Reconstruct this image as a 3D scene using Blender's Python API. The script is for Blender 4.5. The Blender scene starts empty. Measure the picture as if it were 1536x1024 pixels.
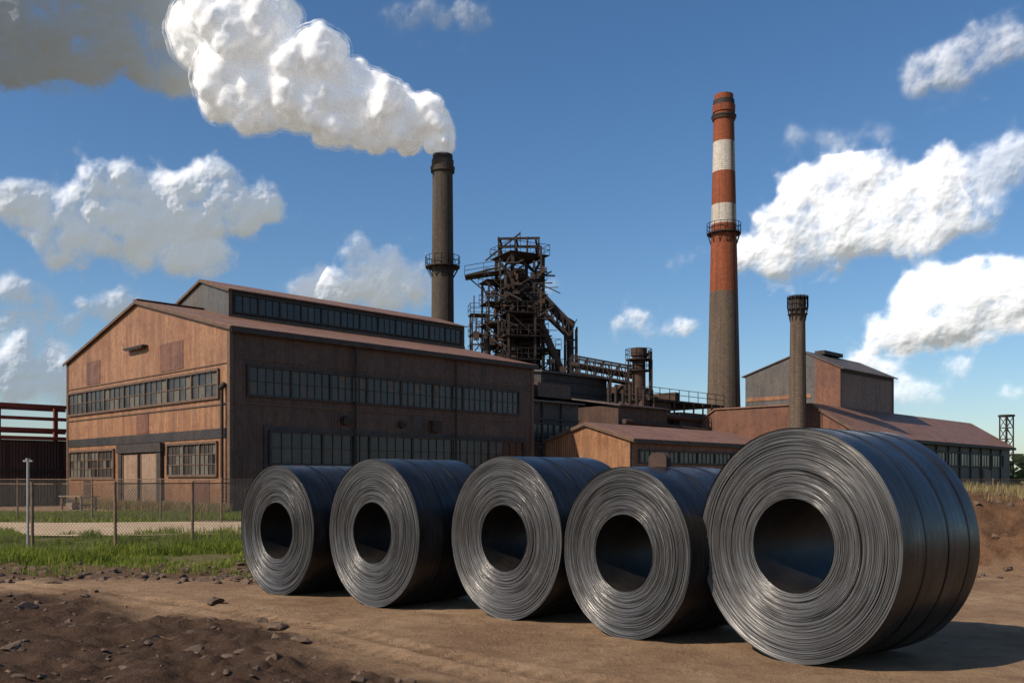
import bpy, bmesh, math, random
import numpy as np
from mathutils import Vector, Matrix
R=math.radians
random.seed(7); np.random.seed(7)
scene=bpy.context.scene
COL=scene.collection

# ------------------------------------------------------------------ node helpers
class NT:
    def __init__(s,nt): s.nt=nt
    def n(s,t,ins=None,**props):
        nd=s.nt.nodes.new(t)
        for k,v in props.items(): setattr(nd,k,v)
        if ins:
            for k,v in ins.items():
                sock=nd.inputs[k]
                if isinstance(v,bpy.types.NodeSocket): s.nt.links.new(v,sock)
                elif isinstance(v,bpy.types.Node): s.nt.links.new(v.outputs[0],sock)
                else: sock.default_value=v
        return nd
    def m(s,op,a,b=None,c=None,clamp=False):
        ins={0:a}
        if b is not None: ins[1]=b
        if c is not None: ins[2]=c
        return s.n('ShaderNodeMath',ins,operation=op,use_clamp=clamp).outputs[0]
    def v(s,op,a,b=None):
        ins={0:a}
        if b is not None: ins[1]=b
        nd=s.n('ShaderNodeVectorMath',ins,operation=op)
        return nd.outputs['Value'] if op in('DOT_PRODUCT','LENGTH') else nd.outputs[0]
    def noise(s,vec,scale,detail=4,rough=.55,dist=0.0):
        return s.n('ShaderNodeTexNoise',{'Vector':vec,'Scale':scale,'Detail':detail,'Roughness':rough,'Distortion':dist}).outputs['Fac']
    def mix(s,f,a,b,mode='MIX'):
        nd=s.n('ShaderNodeMix',data_type='RGBA',blend_type=mode)
        for i,v in ((0,f),(6,a),(7,b)):
            if isinstance(v,bpy.types.NodeSocket): s.nt.links.new(v,nd.inputs[i])
            elif i==0: nd.inputs[0].default_value=v
            else: nd.inputs[i].default_value=(v[0],v[1],v[2],1)
        return nd.outputs[2]
    def mr(s,v,a,b,c=0.,d=1.,smooth=False):
        nd=s.n('ShaderNodeMapRange',{0:v,1:a,2:b,3:c,4:d})
        nd.interpolation_type='SMOOTHSTEP' if smooth else 'LINEAR'
        return nd.outputs[0]
    def comb(s,x,y,z): return s.n('ShaderNodeCombineXYZ',{0:x,1:y,2:z}).outputs[0]
    def sep(s,v):
        nd=s.n('ShaderNodeSeparateXYZ',{0:v}); return nd.outputs[0],nd.outputs[1],nd.outputs[2]

def newmat(name):
    m=bpy.data.materials.new(name); m.use_nodes=True
    nt=m.node_tree; b=nt.nodes['Principled BSDF']
    return m,NT(nt),b
def setb(q,b,**k):
    for kk,v in k.items():
        kk=kk.replace('_',' ')
        sock=b.inputs[kk]
        if isinstance(v,bpy.types.NodeSocket): q.nt.links.new(v,sock)
        elif isinstance(v,tuple) and len(v)==3: sock.default_value=(*v,1)
        else: sock.default_value=v
def bump(q,b,h,strength=.5,dist=.02):
    nd=q.n('ShaderNodeBump',{'Height':h,'Strength':strength,'Distance':dist})
    q.nt.links.new(nd.outputs[0],b.inputs['Normal'])

def mat_clad(name,base,dark,light,rib=.20,panel=1.05,rust=(.20,.075,.03),rustamt=.5,roof=False,ribh=.03,soot=.5,patch=.35):
    m,q,b=newmat(name)
    co=q.n('ShaderNodeTexCoord').outputs['Object']
    x,y,z=q.sep(co)
    s=x if roof else q.m('ADD',x,y)
    vec=q.comb(q.m('MULTIPLY',s,3.4),q.m('MULTIPLY',y if roof else 0.0,.35),q.m('MULTIPLY',z,.25))
    st=q.noise(vec,1.0,4,.6)
    vec2=q.comb(q.m('MULTIPLY',s,.30),y if roof else 0.0,q.m('MULTIPLY',z,.5))
    big=q.noise(vec2,1.2,6,.66,.6)
    pid=q.m('FLOOR',q.m('DIVIDE',s,panel*2))
    lev=q.m('FLOOR',q.m('DIVIDE',(y if roof else z),3.05))
    wn=q.n('ShaderNodeTexWhiteNoise',{0:q.comb(pid,lev,0.0)},noise_dimensions='3D').outputs['Value']
    fine=q.noise(co,4.,8,.76)
    c=q.mix(q.mr(big,.32,.66),dark,base)
    c=q.mix(q.mr(st,.52,.76,0,.35),c,light)
    c=q.mix(q.m('MULTIPLY',q.mr(wn,.70,.72),q.mr(big,.3,.7,patch,patch*.4)),c,rust)
    c=q.mix(q.m('MULTIPLY',q.mr(q.m('ADD',st,big),.95,1.2,0,1),rustamt),c,rust)
    st2=q.noise(q.comb(q.m('MULTIPLY',s,1.5),7.0,q.m('MULTIPLY',z,.14)),1.0,6,.74)
    c=q.mix(q.mr(st2,.46,.70,0,soot),c,(dark[0]*.36,dark[1]*.38,dark[2]*.42))
    blot=q.noise(co,.7,8,.74,.5)
    c=q.mix(q.mr(blot,.48,.64,0,.65),c,(dark[0]*.66,dark[1]*.54,dark[2]*.5))
    c=q.mix(q.mr(fine,.48,.66,0,.65),c,(dark[0]*.5,dark[1]*.42,dark[2]*.4))
    if not roof:
        c=q.mix(q.mr(q.m('ADD',z,q.m('MULTIPLY',st2,3.)),1.4,3.2,.65,0),c,(dark[0]*.45,dark[1]*.42,dark[2]*.42))
    fr=q.m('FRACT',q.m('DIVIDE',s,panel))
    c=q.mix(q.m('MULTIPLY',q.m('LESS_THAN',fr,.022),.42),c,(dark[0]*.3,dark[1]*.3,dark[2]*.3))
    sn=q.m('SINE',q.m('MULTIPLY',s,2*math.pi/rib))
    h=q.m('ADD',q.mr(sn,-.7,.7,0,1,True),q.m('MULTIPLY',fine,.5))
    setb(q,b,Base_Color=c,Roughness=q.mr(fine,.3,.7,.42,.72),Specular_IOR_Level=.45)
    bump(q,b,h,1.0,ribh)
    return m

def mat_noise(name,c1,c2,scale=3,rough=.7,metal=0,bs=.3,bd=.02,detail=6,c3=None,spec=.3):
    m,q,b=newmat(name)
    co=q.n('ShaderNodeTexCoord').outputs['Object']
    n1=q.noise(co,scale,detail,.62,.2); n2=q.noise(co,scale*7,5,.65)
    c=q.mix(q.mr(n1,.32,.68),c1,c2)
    if c3: c=q.mix(q.mr(n2,.52,.7,0,.8),c,c3)
    setb(q,b,Base_Color=c,Roughness=rough,Metallic=metal,Specular_IOR_Level=spec)
    bump(q,b,q.m('ADD',n1,q.m('MULTIPLY',n2,.5)),bs,bd)
    return m

M={}
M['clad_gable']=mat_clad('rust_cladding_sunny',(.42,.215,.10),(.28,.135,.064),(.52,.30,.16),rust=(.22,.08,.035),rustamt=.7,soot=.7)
M['clad_side']=mat_clad('rust_cladding_shade_tone',(.118,.060,.035),(.072,.040,.026),(.155,.084,.05),rust=(.08,.034,.018),rustamt=.6,soot=.85)  # darker copy of the gable cladding, the long wall's shade put into colour
M['clad_dark']=mat_clad('grimy_cladding',(.052,.046,.040),(.03,.028,.026),(.075,.062,.05),rust=(.07,.04,.025),rustamt=.5)
M['clad_red']=mat_clad('oxide_cladding',(.235,.105,.06),(.155,.07,.042),(.29,.14,.085),rust=(.16,.058,.03),rustamt=.5,soot=.7)
M['clad_slate']=mat_clad('slate_cladding',(.115,.11,.10),(.08,.076,.07),(.15,.14,.125),rust=(.14,.085,.05),rustamt=.35,rib=.5,patch=.3)
M['roof_rust']=mat_clad('rust_roof_sheet',(.30,.155,.09),(.20,.10,.06),(.37,.205,.125),rust=(.19,.07,.035),rustamt=.6,roof=True)
M['roof_dark']=mat_clad('dark_roof_sheet',(.13,.10,.08),(.08,.065,.055),(.16,.13,.1),rust=(.15,.08,.05),rustamt=.4,roof=True)
M['trim']=mat_noise('weathered_trim',(.085,.055,.038),(.15,.09,.06),2.5,.75)
M['trim_dark']=mat_noise('dark_trim',(.03,.026,.023),(.06,.047,.038),3,.7)
M['steel']=mat_noise('grimy_steel',(.018,.015,.013),(.045,.030,.022),1.2,.75,c3=(.075,.036,.021))
M['steel_b']=mat_noise('rusty_steel',(.042,.026,.018),(.09,.046,.028),1.6,.75,c3=(.025,.02,.017))
M['glass1']=mat_noise('grimy_glass',(.030,.030,.028),(.065,.058,.048),1.6,.35,bs=.08,spec=.5)
M['glass2']=mat_noise('dusty_glass',(.08,.074,.06),(.14,.125,.10),2.2,.6,bs=.08)
M['glass3']=mat_noise('dark_glass',(.012,.013,.014),(.028,.026,.024),1.6,.25,bs=.08,spec=.5)
M['door']=mat_clad('tan_door_sheet',(.36,.25,.165),(.27,.175,.115),(.42,.31,.21),rib=.22,rustamt=.35,patch=.2)
M['redsteel']=mat_noise('red_painted_steel',(.16,.03,.022),(.23,.05,.033),1.5,.6,c3=(.08,.025,.02))
M['redwall']=mat_clad('dark_red_wall',(.075,.028,.022),(.045,.02,.017),(.1,.038,.028),rust=(.05,.018,.014))
M['galv']=mat_noise('galvanised_steel',(.30,.29,.27),(.42,.40,.37),6,.5,.5,c3=(.22,.15,.1))
M['post']=mat_noise('rusty_post',(.12,.07,.045),(.22,.14,.09),6,.8)
M['wire']=mat_noise('fence_wire',(.10,.085,.07),(.18,.15,.12),8,.6,.4)
M['wood']=mat_noise('grey_timber',(.18,.12,.08),(.28,.20,.14),5,.85)
M['rock']=mat_noise('dirt_rock',(.075,.048,.032),(.15,.096,.064),7,.95,bs=.6,bd=.03,c3=(.2,.14,.095))

def mat_chim(name,c1,c2,c3,streak=.6):
    m,q,b=newmat(name)
    co=q.n('ShaderNodeTexCoord').outputs['Object']
    x,y,z=q.sep(co)
    ang=q.m('ARCTAN2',y,x)
    vec=q.comb(q.m('MULTIPLY',x,1.6),q.m('MULTIPLY',y,1.6),q.m('MULTIPLY',z,.13))
    st=q.noise(vec,1.0,6,.6,.15)
    fine=q.noise(co,3.5,8,.75)
    bv=q.comb(q.m('MULTIPLY',ang,2.2),z,0.0)
    br=q.n('ShaderNodeTexBrick',{'Vector':bv,'Scale':1.0,'Mortar Size':.025,'Brick Width':.55,'Row Height':.22,'Color1':(.82,.82,.82,1),'Color2':(1.12,1.12,1.12,1),'Mortar':(.6,.6,.6,1)})
    c=q.mix(q.mr(st,.3,.7),c1,c2)
    c=q.mix(q.mr(fine,.47,.72,0,streak),c,c3)
    vec3=q.comb(q.m('MULTIPLY',x,3.2),q.m('MULTIPLY',y,3.2),q.m('MULTIPLY',z,.07))
    c=q.mix(q.mr(q.noise(vec3,1.,5,.65),.5,.7,0,.6),c,(c3[0]*.7,c3[1]*.7,c3[2]*.7))
    c=q.mix(.75,c,br.outputs['Color'],'MULTIPLY')
    setb(q,b,Base_Color=c,Roughness=.88,Specular_IOR_Level=.2)
    h=q.m('ADD',q.m('MULTIPLY',br.outputs['Fac'],-1.0),fine)
    bump(q,b,h,.6,.03)
    return m
M['ch_dark']=mat_chim('soot_brick',(.07,.054,.042),(.115,.09,.067),(.04,.032,.026))
M['ch_grey']=mat_chim('grey_brown_brick',(.165,.12,.083),(.12,.086,.062),(.075,.056,.042))
M['ch_red']=mat_chim('red_painted_brick',(.31,.092,.04),(.24,.068,.032),(.145,.045,.026))
M['ch_white']=mat_chim('white_painted_brick',(.60,.54,.46),(.50,.44,.37),(.34,.26,.18))

# ------------------------------------------------------------------ mesh builder
class MB:
    def __init__(s): s.v=[]; s.f=[]; s.m=[]; s.sm=[]; s.mats=[]; s.cur=0
    def use(s,key):
        mt=M[key]
        if mt not in s.mats: s.mats.append(mt)
        s.cur=s.mats.index(mt); return s
    def add(s,vs,fs,smooth=False):
        o=len(s.v); s.v+= [tuple(p) for p in vs]
        for f in fs: s.f.append([i+o for i in f]); s.m.append(s.cur); s.sm.append(smooth)
    def box(s,a,b):
        x0,x1=sorted((a[0],b[0])); y0,y1=sorted((a[1],b[1])); z0,z1=sorted((a[2],b[2]))
        vs=[(x0,y0,z0),(x1,y0,z0),(x1,y1,z0),(x0,y1,z0),(x0,y0,z1),(x1,y0,z1),(x1,y1,z1),(x0,y1,z1)]
        s.add(vs,[(0,3,2,1),(4,5,6,7),(0,1,5,4),(1,2,6,5),(2,3,7,6),(3,0,4,7)])
    def beam(s,p,q,w,h=None):
        p=Vector(p); q=Vector(q); d=q-p
        if d.length<1e-6: return
        h=h or w; d.normalize()
        up=Vector((0,0,1)) if abs(d.z)<.95 else Vector((1,0,0))
        a=d.cross(up).normalized()*w/2; c=a.cross(d).normalized()*h/2
        vs=[p-a-c,p+a-c,p+a+c,p-a+c,q-a-c,q+a-c,q+a+c,q-a+c]
        s.add(vs,[(0,3,2,1),(4,5,6,7),(0,1,5,4),(1,2,6,5),(2,3,7,6),(3,0,4,7)])
    def cyl(s,p,q,r1,r2=None,n=24,caps=True):
        r2=r1 if r2 is None else r2
        p=Vector(p); q=Vector(q); d=(q-p).normalized()
        up=Vector((0,0,1)) if abs(d.z)<.95 else Vector((1,0,0))
        a=d.cross(up).normalized(); c=a.cross(d).normalized()
        vs=[]
        for i in range(n):
            t=2*math.pi*i/n; e=a*math.cos(t)+c*math.sin(t); vs.append(p+e*r1); vs.append(q+e*r2)
        fs=[(2*i,2*((i+1)%n),2*((i+1)%n)+1,2*i+1) for i in range(n)]
        s.add(vs,fs,True)
        if caps:
            s.add([vs[2*i] for i in range(n)],[list(range(n))]); s.add([vs[2*i+1] for i in range(n)],[list(range(n))[::-1]])
    def sheet(s,pts,th):
        n=len(pts); lo=[(p[0],p[1],p[2]-th) for p in pts]
        s.add(list(pts)+lo,[list(range(n)),list(range(n,2*n))[::-1]]+[(i,i+n,(i+1)%n+n,(i+1)%n) for i in range(n)])
    def poly(s,pts): s.add(pts,[list(range(len(pts)))])
    def make(s,name,parent=None,fixn=True):
        me=bpy.data.meshes.new(name); me.from_pydata(s.v,[],s.f); me.update()
        for mt in s.mats: me.materials.append(mt)
        me.polygons.foreach_set('material_index',s.m); me.polygons.foreach_set('use_smooth',s.sm)
        if fixn:
            bm=bmesh.new(); bm.from_mesh(me); bmesh.ops.recalc_face_normals(bm,faces=bm.faces); bm.to_mesh(me); bm.free()
        ob=bpy.data.objects.new(name,me); COL.objects.link(ob)
        if parent: ob.parent=parent
        return ob
def empty(name,loc=(0,0,0),rz=0):
    e=bpy.data.objects.new(name,None); e.location=loc; e.rotation_euler=(0,0,rz); e.empty_display_size=.5; COL.objects.link(e); return e
def fastmesh(name,V,F,mat,smooth=True):
    me=bpy.data.meshes.new(name); me.vertices.add(len(V)); me.vertices.foreach_set('co',np.ascontiguousarray(V,dtype=np.float32).ravel())
    k=F.shape[1]; me.loops.add(F.size); me.loops.foreach_set('vertex_index',np.ascontiguousarray(F,dtype=np.int32).ravel()); me.polygons.add(len(F))
    me.polygons.foreach_set('loop_start',np.arange(0,F.size,k,dtype=np.int32)); me.polygons.foreach_set('loop_total',np.full(len(F),k,dtype=np.int32)); me.update(calc_edges=True)
    me.polygons.foreach_set('use_smooth',np.full(len(F),smooth,bool)); me.materials.append(mat)
    ob=bpy.data.objects.new(name,me); COL.objects.link(ob); return ob,me

ANG=math.atan2(.7165,.6976)

def railing(mb,pts,h=1.0,w=.05,closed=False,step=1.5):
    n=len(pts); rng=range(n if closed else n-1)
    for i in rng:
        a=Vector(pts[i]); b=Vector(pts[(i+1)%n]); L=(b-a).length; k=max(1,int(L/step))
        for z in (h,h*.5): mb.beam(a+Vector((0,0,z)),b+Vector((0,0,z)),w)
        for j in range(k+1):
            p=a.lerp(b,j/k); mb.beam(p,p+Vector((0,0,h)),w)

def window_band(P,gl,fr,s0,s1,z0,z1,nb,npx,nz,fw=.12,sub=.045,keys=('glass1','glass2','glass3'),wts=(5,2,3)):
    def bx(mb,a,b): mb.box(P(*a),P(*b))
    bx(fr,(s0-fw,z0-fw,0.0),(s1+fw,z0,.12)); bx(fr,(s0-fw,z1,0.0),(s1+fw,z1+fw,.14))
    bx(fr,(s0-fw,z0,0.0),(s0,z1,.12)); bx(fr,(s1,z0,0.0),(s1+fw,z1,.12))
    bw=(s1-s0)/nb
    for i in range(nb):
        a=s0+i*bw; b=a+bw
        if i: bx(fr,(a-fw/2,z0,0),(a+fw/2,z1,.10))
        a2=a+(fw/2 if i else 0); b2=b-(fw/2 if i<nb-1 else 0)
        for j in range(1,npx):
            x=a2+(b2-a2)*j/npx; bx(fr,(x-sub/2,z0,.0),(x+sub/2,z1,.065))
        for k in range(1,nz):
            z=z0+(z1-z0)*k/nz; bx(fr,(a2,z-sub/2,.0),(b2,z+sub/2,.06))
        for j in range(npx):
            for k in range(nz):
                xa=a2+(b2-a2)*j/npx; xb=a2+(b2-a2)*(j+1)/npx
                za=z0+(z1-z0)*k/nz; zb=z0+(z1-z0)*(k+1)/nz
                gl.use(random.choices(keys,wts)[0])
                d=.022+random.uniform(-.006,.006)
                gl.poly([P(xa,za,d+random.uniform(-.004,.004)),P(xb,za,d),P(xb,zb,d+random.uniform(-.004,.004)),P(xa,zb,d)])

# ------------------------------------------------------------------ MAIN WORKSHOP
Lm,Wm,He,Hr=22.4,21.36,9.45,12.1
ws=empty('corrugated_steel_mill_building',(-14.2,47,0),ANG)
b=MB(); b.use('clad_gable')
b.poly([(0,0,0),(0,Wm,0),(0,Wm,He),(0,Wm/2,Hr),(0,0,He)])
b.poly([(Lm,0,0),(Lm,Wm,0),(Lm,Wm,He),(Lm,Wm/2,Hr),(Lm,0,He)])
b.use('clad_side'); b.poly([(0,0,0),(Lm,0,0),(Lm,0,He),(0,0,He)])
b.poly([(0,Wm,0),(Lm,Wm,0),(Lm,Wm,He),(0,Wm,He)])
b.make('walls',ws,False)
rf=MB(); rf.use('roof_rust'); oh=.3; sl=(Hr-He)/(Wm/2)
for sgn in (0,1):
    y0=-oh if sgn==0 else Wm+oh; z0=He-oh*sl+.08
    rf.sheet([(-.14,y0,z0),(Lm+.2,y0,z0),(Lm+.2,Wm/2,Hr+.08),(-.14,Wm/2,Hr+.08)],.07)
rf.box((-.16,Wm/2-.3,Hr+.08),(Lm+.22,Wm/2+.3,Hr+.13))
rf.make('roof',ws)
tr=MB(); tr.use('trim')
for (ya,yb) in ((-.31,Wm/2),(Wm+.31,Wm/2)):
    za=He-.31*sl-.05; tr.beam((-.17,ya,za),(-.17,yb,Hr-.05),.05,.16)
tr.use('trim_dark'); tr.box((-.14,-.37,He-.30),(Lm+.2,-.31,He-.02))
tr.use('trim')
tr.box((-.05,-.05,0),(.16,.0-.003,He-.1)); tr.box((-.05,-.003,0),(-.004,.22,He-.05)); tr.box((-.05,Wm-.2,0),(-.004,Wm+.04,He-.05))
tr.box((Lm-.2,-.05,0),(Lm+.04,-.004,He-.1))
tr.box((-.06,.24,5.55),(-.005,Wm-.22,5.62)); tr.box((-.05,.24,7.62),(-.005,Wm-.22,7.67))
tr.box((.2,-.06,5.6),(Lm-.22,-.005,5.67)); tr.box((.2,-.06,7.9),(Lm-.22,-.005,7.95))
tr.use('trim_dark')
tr.box((-.10,.24,0),(-.006,7.2,.45)); tr.box((-.10,13.0,0),(-.006,Wm-.22,.45)); tr.box((.2,-.1,0),(Lm-.22,-.006,.5))
tr.box((-.35,9.3,9.36),(-.01,11.9,9.45)); tr.box((-.32,9.5,9.28),(-.26,11.7,9.36))
tr.make('trims',ws)
bd=MB(); bd.use('clad_dark')
bd.box((-.045,.3,3.86),(-.006,Wm-.3,4.35))
bd.box((1.9,-.05,2.3),(21.6,-.006,4.55))
bd.make('soiled_bands',ws)
ps=MB(); 
for (y_,z_,w_,h_,k_) in ((16.0,7.75,2.1,1.45,'clad_red'),(5.0,7.75,2.7,1.55,'clad_red'),(9.2,4.4,1.6,1.1,'clad_red'),(2.1,.5,1.6,1.2,'clad_red'),(17.5,.5,1.1,1.2,'clad_side')):
    ps.use(k_); ps.box((-.03,y_,z_),(-.004,y_+w_,z_+h_))
ps.use('clad_dark'); ps.box((11.8,-.03,4.6),(12.9,-.004,5.55)); ps.box((3.2,-.03,.55),(5.2,-.004,2.2))
ps.make('patched_sheets',ws)
gl=MB(); fr=MB(); fr.use('trim')
PG=lambda s,z,d:(-d,s,z)
PL=lambda s,z,d:(s,-d,z)
window_band(PG,gl,fr,1.15,20.9,6.0,7.3,7,4,2,wts=(5,4,2))
window_band(PG,gl,fr,1.3,6.7,2.0,3.6,3,4,3,wts=(4,4,2))
window_band(PG,gl,fr,13.9,20.7,1.9,3.5,3,4,3,wts=(4,4,2))
fr.use('trim_dark')
window_band(PL,gl,fr,1.05,20.9,6.1,7.5,8,5,2,sub=.035,wts=(5,1,5))
PL2=lambda s,z,d:(s,-d-.05,z)
window_band(PL2,gl,fr,2.3,21.3,2.6,4.2,6,5,2,sub=.03,wts=(2,0,8))
gl.make('window_glass',ws,False); fr.make('window_frames',ws)
dr=MB(); dr.use('trim_dark')
dr.box((-.22,7.3,0),(-.006,7.75,3.75)); dr.box((-.22,12.45,0),(-.006,12.9,3.75)); dr.box((-.28,7.2,3.3),(-.006,13.0,3.8))
dr.box((-.03,7.75,0),(-.008,12.45,3.3))
dr.use('door'); dr.box((-.16,7.8,.05),(-.08,9.95,3.22)); dr.box((-.14,10.25,.05),(-.07,12.4,3.22))
dr.use('trim'); 
for y in (7.85,9.85,10.3,12.3): dr.box((-.19,y-.05,.05),(-.165,y+.05,3.2))
dr.make('sliding_doors',ws)
dt=MB(); dt.use('steel')
for x in (7.6,15.2): dt.cyl((x,-.2,.2),(x,-.2,He-.3),.07,n=10)
dt.cyl((-.2,.45,.3),(-.2,.45,6.3),.08,n=10); dt.cyl((-.32,.45,6.3),(-.05,.45,6.6),.14,n=10)
dt.cyl((7.0,-.02,5.0),(7.0,-.3,5.0),.28,n=20); dt.cyl((11.0,-.02,4.95),(11.0,-.2,4.95),.22,n=20)
dt.box((13.2,-.35,4.6),(13.9,-.01,5.3))
dt.make('pipes_and_vents',ws)
mo=MB(); y0,y1,ym=7.35,13.75,Wm/2; x0,x1=4.0,22.9; hm,hp=12.95,13.95
rz=lambda y:He+min(y,Wm-y)*sl
mo.use('clad_slate'); mo.poly([(x0,y0,rz(y0)-.2),(x0,y1,rz(y1)-.2),(x0,y1,hm),(x0,ym,hp),(x0,y0,hm)])
mo.poly([(x1,y0,8),(x1,y1,8),(x1,y1,hm),(x1,ym,hp),(x1,y0,hm)])
mo.use('clad_dark'); mo.poly([(x0,y0,rz(y0)-.2),(x1,y0,rz(y0)-.2),(x1,y0,hm),(x0,y0,hm)]); mo.poly([(x0,y1,rz(y1)-.2),(x1,y1,rz(y1)-.2),(x1,y1,hm),(x0,y1,hm)])
mo.use('roof_rust'); ms=(hp-hm)/(ym-y0)
mo.sheet([(x0-.12,y0-.2,hm-.2*ms+.08),(x1+.12,y0-.2,hm-.2*ms+.08),(x1+.12,ym,hp+.08),(x0-.12,ym,hp+.08)],.07)
mo.sheet([(x0-.12,y1+.2,hm-.2*ms+.08),(x1+.12,y1+.2,hm-.2*ms+.08),(x1+.12,ym,hp+.08),(x0-.12,ym,hp+.08)],.07)
mo.use('trim'); mo.box((x0-.06,y0-.06,rz(y0)),(x0+.15,y0-.004,hm-.05))
mo.box((x0,y0-.07,rz(y0)+.05),(x1,y0-.01,rz(y0)+.22))
mo.beam((x0-.14,y0-.22,hm-.1),(x0-.14,ym,hp-.02),.05,.16); mo.beam((x0-.14,y1+.22,hm-.1),(x0-.14,ym,hp-.02),.05,.16)
mo.make('roof_monitor',ws,False)
g2=MB(); f2=MB(); f2.use('trim_dark')
PM=lambda s,z,d:(s,y0-d,z)
window_band(PM,g2,f2,x0+.4,x1-.4,rz(y0)+.42,hm-.3,12,3,1,fw=.09,sub=.03,wts=(1,0,9))
g2.make('monitor_glass',ws,False); f2.make('monitor_frames',ws)

# ------------------------------------------------------------------ ANNEX + low shed
ax=empty('dark_lean_to_annex',(-14.2,47,0),ANG)
a=MB(); a.use('clad_dark'); a.box((22.8,.9,0),(28.2,9,7.2)); a.use('roof_dark'); a.sheet([(22.7,.5,7.25),(28.5,.5,7.25),(28.5,9.2,8.3),(22.7,9.2,8.3)],.12)
a.use('trim_dark'); a.box((22.8,.8,3.9),(28.2,.895,4.1)); a.box((22.8,.8,5.9),(28.2,.895,6.05))
for x in (24.2,26.2): a.box((x,.78,.2),(x+.12,.79+.1,7.1))
a.use('clad_side'); a.box((24.5,1.5,7.6),(28,6,8.6))
a.make('annex_shell',ax)
for_g=MB(); for_f=MB(); for_f.use('trim_dark'); PA=lambda s,z,d:(s,.9-d,z)
window_band(PA,for_g,for_f,23.2,27.8,4.3,5.6,2,4,2,wts=(2,0,8)); for_g.make('annex_glass',ax,False); for_f.make('annex_frames',ax)

ls=empty('low_brown_shed',(7.6,60,0),ANG)
a=MB(); W=7.4; L=17.5; e=4.4; r_=5.5
a.use('clad_gable'); a.poly([(0,0,0),(0,W,0),(0,W,e),(0,W/2,r_),(0,0,e)])
a.use('clad_red'); a.poly([(0,0,0),(L,0,0),(L,0,e),(0,0,e)]); a.poly([(0,W,0),(L,W,0),(L,W,e),(0,W,e)]); a.poly([(L,0,0),(L,W,0),(L,W,e),(L,W/2,r_),(L,0,e)])
a.make('walls',ls,False)
a=MB(); a.use('roof_rust'); s2=(r_-e)/(W/2)
a.sheet([(-.15,-.4,e-.4*s2+.1),(L+.3,-.4,e-.4*s2+.1),(L+.3,W/2,r_+.1),(-.15,W/2,r_+.1)],.1); a.sheet([(-.15,W+.4,e-.4*s2+.1),(L+.3,W+.4,e-.4*s2+.1),(L+.3,W/2,r_+.1),(-.15,W/2,r_+.1)],.1)
a.use('trim'); a.beam((-.18,-.42,e-.16),(-.18,W/2,r_-.04),.05,.2); a.beam((-.18,W+.42,e-.16),(-.18,W/2,r_-.04),.05,.2)
a.use('trim_dark'); a.box((-.15,-.46,e-.3),(L+.3,-.41,e-.06)); a.box((.1,-.05,0),(L-.1,-.005,.4))
a.box((-.05,-.05,0),(.12,-.004,e-.1))
a.make('roof',ls)
g=MB(); f=MB(); f.use('trim_dark'); PS=lambda s,z,d:(s,-d,z)
window_band(PS,g,f,1.0,14.5,2.9,3.6,6,4,1,sub=.03,wts=(3,0,7)); g.make('glass',ls,False); f.make('frames',ls)

bk=empty('furnace_cast_house',(2.5,80,0),ANG)
a=MB(); a.use('clad_dark'); a.box((0,0,0),(9,9,11.2)); a.use('roof_dark'); a.sheet([(-.3,-.4,11.1),(9.3,-.4,11.1),(9.3,9.4,12.2),(-.3,9.4,12.2)],.15)
a.use('clad_side'); a.box((9.02,-4,0),(13.5,5,8.9)); a.use('steel'); a.box((9.5,-4.5,8.9),(22,6,9.1))
a.use('clad_dark'); a.box((13.52,-5,0),(21.5,5,8.0))
a.use('clad_side'); a.box((3,-6,0),(10,-.02,8.0)); a.use('roof_dark'); a.sheet([(2.7,-6.4,8.0),(10.3,-6.4,8.0),(10.3,-.03,9.0),(2.7,-.03,9.0)],.12)
a.use('trim_dark')
for z in (9.4,10.3): a.box((.1,-.08,z),(8.9,-.005,z+.12))
a.use('steel'); railing(a,[(9.5,-4.5,9.1),(22,-4.5,9.1)],1.0,.05); railing(a,[(9.5,-4.5,9.1),(9.5,6,9.1)],1.0,.05)
railing(a,[(0,-.2,11.3),(9,-.2,11.3)],1.0,.05)
for i in range(9): 
    x=10+i*1.3; hh=random.uniform(.6,2.0); a.use(random.choice(['steel','steel_b'])); a.box((x,random.uniform(-3,2),9.1),(x+random.uniform(.5,1.0),random.uniform(2,4),9.1+hh))
a.use('steel_b'); a.cyl((9.3,-4.9,7.6),(22,-4.9,7.2),.28,n=14); a.cyl((3,-6.6,6.6),(22,-5.6,6.2),.22,n=14)
for i in range(8): a.beam((10+i*1.6,-4.6,5),(10+i*1.6,-4.6,9.0),.12)
for i in range(6):
    x=3.6+i*1.0; a.use('steel'); a.cyl((x,-4.5,8.3),(x,-4.5,8.9+random.uniform(.3,1.2)),.14,n=10)
a.make('cast_house_shell',bk)

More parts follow.
